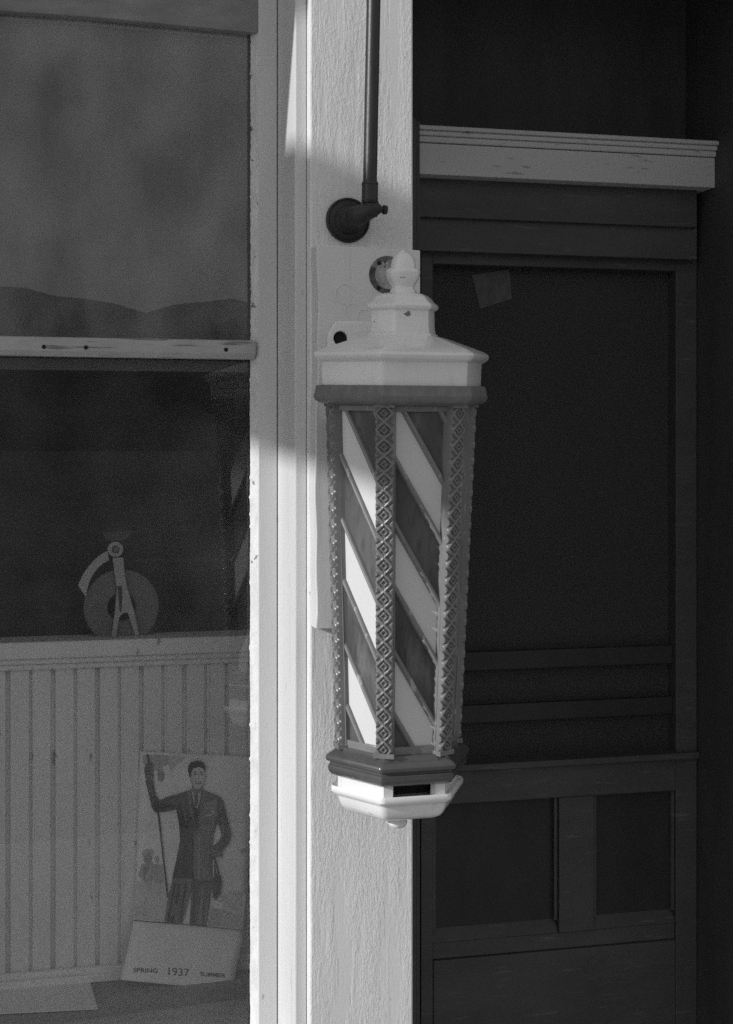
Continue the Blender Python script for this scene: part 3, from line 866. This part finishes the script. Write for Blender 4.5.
mb = MB(); bx2(mb, dl, g0, ZBOT, zs[250.6]); mb.build('stile', M['door'], dr, smooth=0, bevel=.0015)
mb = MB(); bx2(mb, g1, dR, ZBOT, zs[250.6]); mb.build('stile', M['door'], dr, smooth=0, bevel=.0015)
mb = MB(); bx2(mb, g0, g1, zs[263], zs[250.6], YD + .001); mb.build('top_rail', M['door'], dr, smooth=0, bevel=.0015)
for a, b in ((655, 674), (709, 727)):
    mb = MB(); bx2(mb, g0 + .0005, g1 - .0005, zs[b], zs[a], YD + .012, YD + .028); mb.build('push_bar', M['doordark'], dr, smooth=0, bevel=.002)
mb = MB(); bx2(mb, g0 + .0005, g1 - .0005, zs[806], zs[773], YD - .002); bx2(mb, dl, dR, zs[773] + .0004, zs[766], YD - .012); mb.build('lock_rail', M['door'], dr, smooth=0, bevel=.002)
ms0, ms1 = P(559, 870, YD).x, P(594, 870, YD).x
mb = MB(); bx2(mb, ms0, ms1, zs[945] + .0006, zs[806] - .0004, YD - .001); mb.build('muntin', M['door'], dr, smooth=0, bevel=.0015)
mb = MB(); bx2(mb, g0 + .0005, g1 - .0005, ZBOT, zs[962], YD - .001); bx2(mb, g0 + .0005, g1 - .0005, zs[962] + .0004, zs[945], YD + .004); mb.build('bottom_rail', M['door'], dr, smooth=0, bevel=.002)
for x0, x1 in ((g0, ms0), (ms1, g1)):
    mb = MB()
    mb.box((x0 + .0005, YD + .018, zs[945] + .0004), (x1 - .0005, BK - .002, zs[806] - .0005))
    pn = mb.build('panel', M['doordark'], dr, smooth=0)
    mb = MB()   # sloping moulding along the foot of the panel
    zq = zs[945]; mb.prism([Vector((x0 + .001, YD + .003, zq + .0006)), Vector((x0 + .001, YD + .0175, zq + .0006)), Vector((x0 + .001, YD + .0175, zq + .022))], (x1 - x0 - .002, 0, 0))
    for xx in (x0 + .001, x1 - .007): mb.box((xx, YD + .006, zq + .0230), (xx + .006, YD + .0175, zs[806] - .0006))
    mb.build('moulding', M['door'], pn, smooth=0)
mb = MB(); mb.box((g0 + .0006, YD + .030, zs[766] - .002), (g1 - .0006, YD + .033, zs[263] + .003)); mb.build('screen_mesh', M['screen'], dr, smooth=0)
a = P(472, 272, YD + .0285); b = P(510, 305, YD + .0285)
mb = MB(); mb.prism([P(472, 275, YD + .0285), P(509, 269, YD + .0285), P(512, 299, YD + .0285), P(480, 309, YD + .0285)], (0, .0010, 0))
nt_ = mb.build('paper_notice', mat('notice_paper', .10, .8, .3, (70, 70, 40)), None, smooth=0, origin=a); tag(nt_, 'small dim blank paper stuck to the top of the dark door screen', 'notice')

# ------------------------------------------------------------------ building around, room behind
bd = world_thing('shop_building', 'painted shop front wall and dark room behind window and door', 'building', (0, 1.5, .1))
mb = MB(); mb.box((-6, .03, .1), (WL - .1205, .24, 4.2)); mb.box((WL - .12, .03, 2.601), (JX + .161, .24, 4.2)); mb.box((JX + .161, .03, .1), (6, .24, 4.2))
mb.box((WL - .12, .03, .1), (xl - .03, .24, .655))
mb.build('front_wall', M['wall'], bd, smooth=0)
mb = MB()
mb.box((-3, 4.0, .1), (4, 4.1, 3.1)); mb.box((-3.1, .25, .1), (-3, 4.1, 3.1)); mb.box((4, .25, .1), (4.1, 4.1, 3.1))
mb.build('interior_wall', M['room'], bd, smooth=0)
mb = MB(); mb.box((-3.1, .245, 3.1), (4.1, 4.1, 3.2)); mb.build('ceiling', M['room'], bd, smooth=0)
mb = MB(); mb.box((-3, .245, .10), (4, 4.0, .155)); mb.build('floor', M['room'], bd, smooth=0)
mb = MB(); mb.box((-6, -.12, 4.2), (6, .30, 4.5)); mb.build('cornice', M['wall'], bd, smooth=0)
# shelf line glimpsed in the dark room
hs = P(130, 560, 1.2)
mb = MB(); mb.box((hs.x - .02, 1.2, hs.z - .006), (hs.x + .34, 1.4, hs.z + .002)); o = mb.build('back_shelf', mat('shelf_wood', .10, .7), None, smooth=0, origin=hs); tag(o, 'thin dim shelf inside the dark room behind the scale', 'shelf')

# ------------------------------------------------------------------ outside: what the glass reflects and what shades the front
mb = MB(); mb.add([(-3000, -3000, -.02), (3000, -3000, -.02), (3000, 3000, -.02), (-3000, 3000, -.02)], [(0, 1, 2, 3)]); tag(mb.build('ground', M['ground'], None, smooth=0), kind='structure')
mb = MB(); mb.box((-40, -3.6, -.015), (40, .02, .10)); tag(mb.build('sidewalk', M['walk'], None, smooth=0), kind='structure')
mb = MB(); mb.add([(-300, -14, -.012), (300, -14, -.012), (300, -3.61, -.012), (-300, -3.61, -.012)], [(0, 1, 2, 3)]); tag(mb.build('road', M['road'], None, smooth=0), kind='structure')
# hills across the valley
mb = MB(); NH = 240; rows = []
for i in range(NH+1):
    a = R(-130 + 260*i/NH)
    h = 1.0 + .05*math.sin(a*9 + 1.0) + .05*math.sin(a*21 + 2) + .03*math.sin(a*47) + .02*math.sin(a*90 + .4) + .012*math.sin(a*190 + 1) + .01*random.uniform(-1, 1)
    for rr, hh in ((620, 0), (700, .25), (790, .62), (900, 1.0), (1100, .5), (1300, 0)):
        rows.append(Vector((rr*math.sin(a), -rr*math.cos(a), -.1 + 84*h*hh + (0 if hh in (0, 1) else random.uniform(-3, 3)))))
mb.add(rows, [(i*6+k, i*6+k+1, i*6+7+k, i*6+6+k) for i in range(NH) for k in range(5)])
tag(mb.build('hills', M['hill'], None, smooth=80), kind='structure')

SUN = Vector((-1, -.235, .40)).normalized()       # towards the sun
def back(p, X):
    t = (X - p.x)/SUN.x; return p + SUN*t
# unseen board, added and shaped so its shadow lies across post and window
XS = -3.3
t0, t1 = back(P(310, 150, 0), XS), back(P(413, 200, 0), XS)
b0_, b1_ = back(P(254, 440, .14), XS), back(P(360, 476, -.19), XS)
st_ = (t1.z - t0.z)/(t1.y - t0.y); sb_ = (b1_.z - b0_.z)/(b1_.y - b0_.y)
def ztop(y): return t0.z + st_*(y - t0.y)
def zbot(y): return b0_.z + sb_*(y - b0_.y)
shade_bd = world_thing('shade_board', 'unseen plain board added to cast the shadow band across post and window', 'shade board', (XS, -.7, zbot(-.7)))
mb = MB()
ya, yb = .0, -1.55
mb.prism([Vector((XS - .02, ya, zbot(ya))), Vector((XS - .02, ya, ztop(ya))), Vector((XS - .02, yb, ztop(yb))), Vector((XS - .02, yb, zbot(yb)))], (.03, 0, 0))
mb.build('board', M['wall'], shade_bd, smooth=0)
mb = MB(); mb.tube([(XS, .03, ztop(-.5) - .1), (XS, -.1, ztop(-.5) - .1)], .02, 10); mb.build('bracket', M['iron'], shade_bd)
# unseen plate added so its slanting edge shades the top of the window side
XK = -1.0
p0, p1 = back(P(294, 20, .022), XK), back(P(284, 160, Y_of(284, X1)), XK)
mb = MB()
d_ = (p0 - p1); ptop = p1 + d_*3.2
mb.prism([p1, ptop, Vector((XK, .03, ptop.z)), Vector((XK, .03, p1.z))], (.03, 0, 0))
o = mb.build('shade_plate', M['wall'], None, smooth=0, origin=p1); tag(o, 'unseen slant edged plate added to shade the top of the window side', 'bracket')

# ------------------------------------------------------------------ light
wd = bpy.data.worlds.new('World'); scn.world = wd; wd.use_nodes = True
nt = wd.node_tree; N = nt.nodes; L = nt.links
bg = N['Background']
sky = N.new('ShaderNodeTexSky'); sky.sky_type = 'NISHITA'; sky.sun_disc = False
sky.sun_elevation = math.asin(SUN.z); sky.sun_rotation = math.atan2(SUN.x, SUN.y) % (2*math.pi)
sky.dust_density = .6
bw = N.new('ShaderNodeRGBToBW'); L.new(sky.outputs[0], bw.inputs[0])
mixs = N.new('ShaderNodeMix'); mixs.data_type = 'FLOAT'          # thin even overcast veil over the clear sky
mixs.inputs[0].default_value = .6; L.new(bw.outputs[0], mixs.inputs[2]); mixs.inputs[3].default_value = 4.0
L.new(mixs.outputs[0], bg.inputs['Color'])
bg.inputs['Strength'].default_value = .10
sl_ = bpy.data.lights.new('sun', 'SUN'); sl_.energy = 2.3; sl_.angle = R(.53); sl_.color = (1, 1, 1)
so_ = bpy.data.objects.new('sun', sl_); link(so_); so_.rotation_euler = (-SUN).to_track_quat('-Z', 'Y').to_euler(); so_.location = SUN*20

# ------------------------------------------------------------------ camera
cd = bpy.data.cameras.new('camera'); co = bpy.data.objects.new('camera', cd); link(co)
cd.sensor_fit = 'VERTICAL'; cd.sensor_height = 36; cd.lens = F/H*36
cd.shift_y = (HOR - H/2)/H
cd.clip_start = .02; cd.clip_end = 6000
co.location = CAM; co.rotation_euler = (R(90), 0, -YAW)
scn.camera = co
scn.view_settings.view_transform = 'Standard'; scn.view_settings.look = 'None'; scn.view_settings.gamma = 1
scn.view_settings.use_curve_mapping = False
scn.view_settings.exposure = .47
scn.render.film_transparent = False
scn.cycles.use_denoising = False
scn.cycles.transparent_max_bounces = 24
scn.cycles.max_bounces = 10; scn.cycles.diffuse_bounces = 5
finish_props()
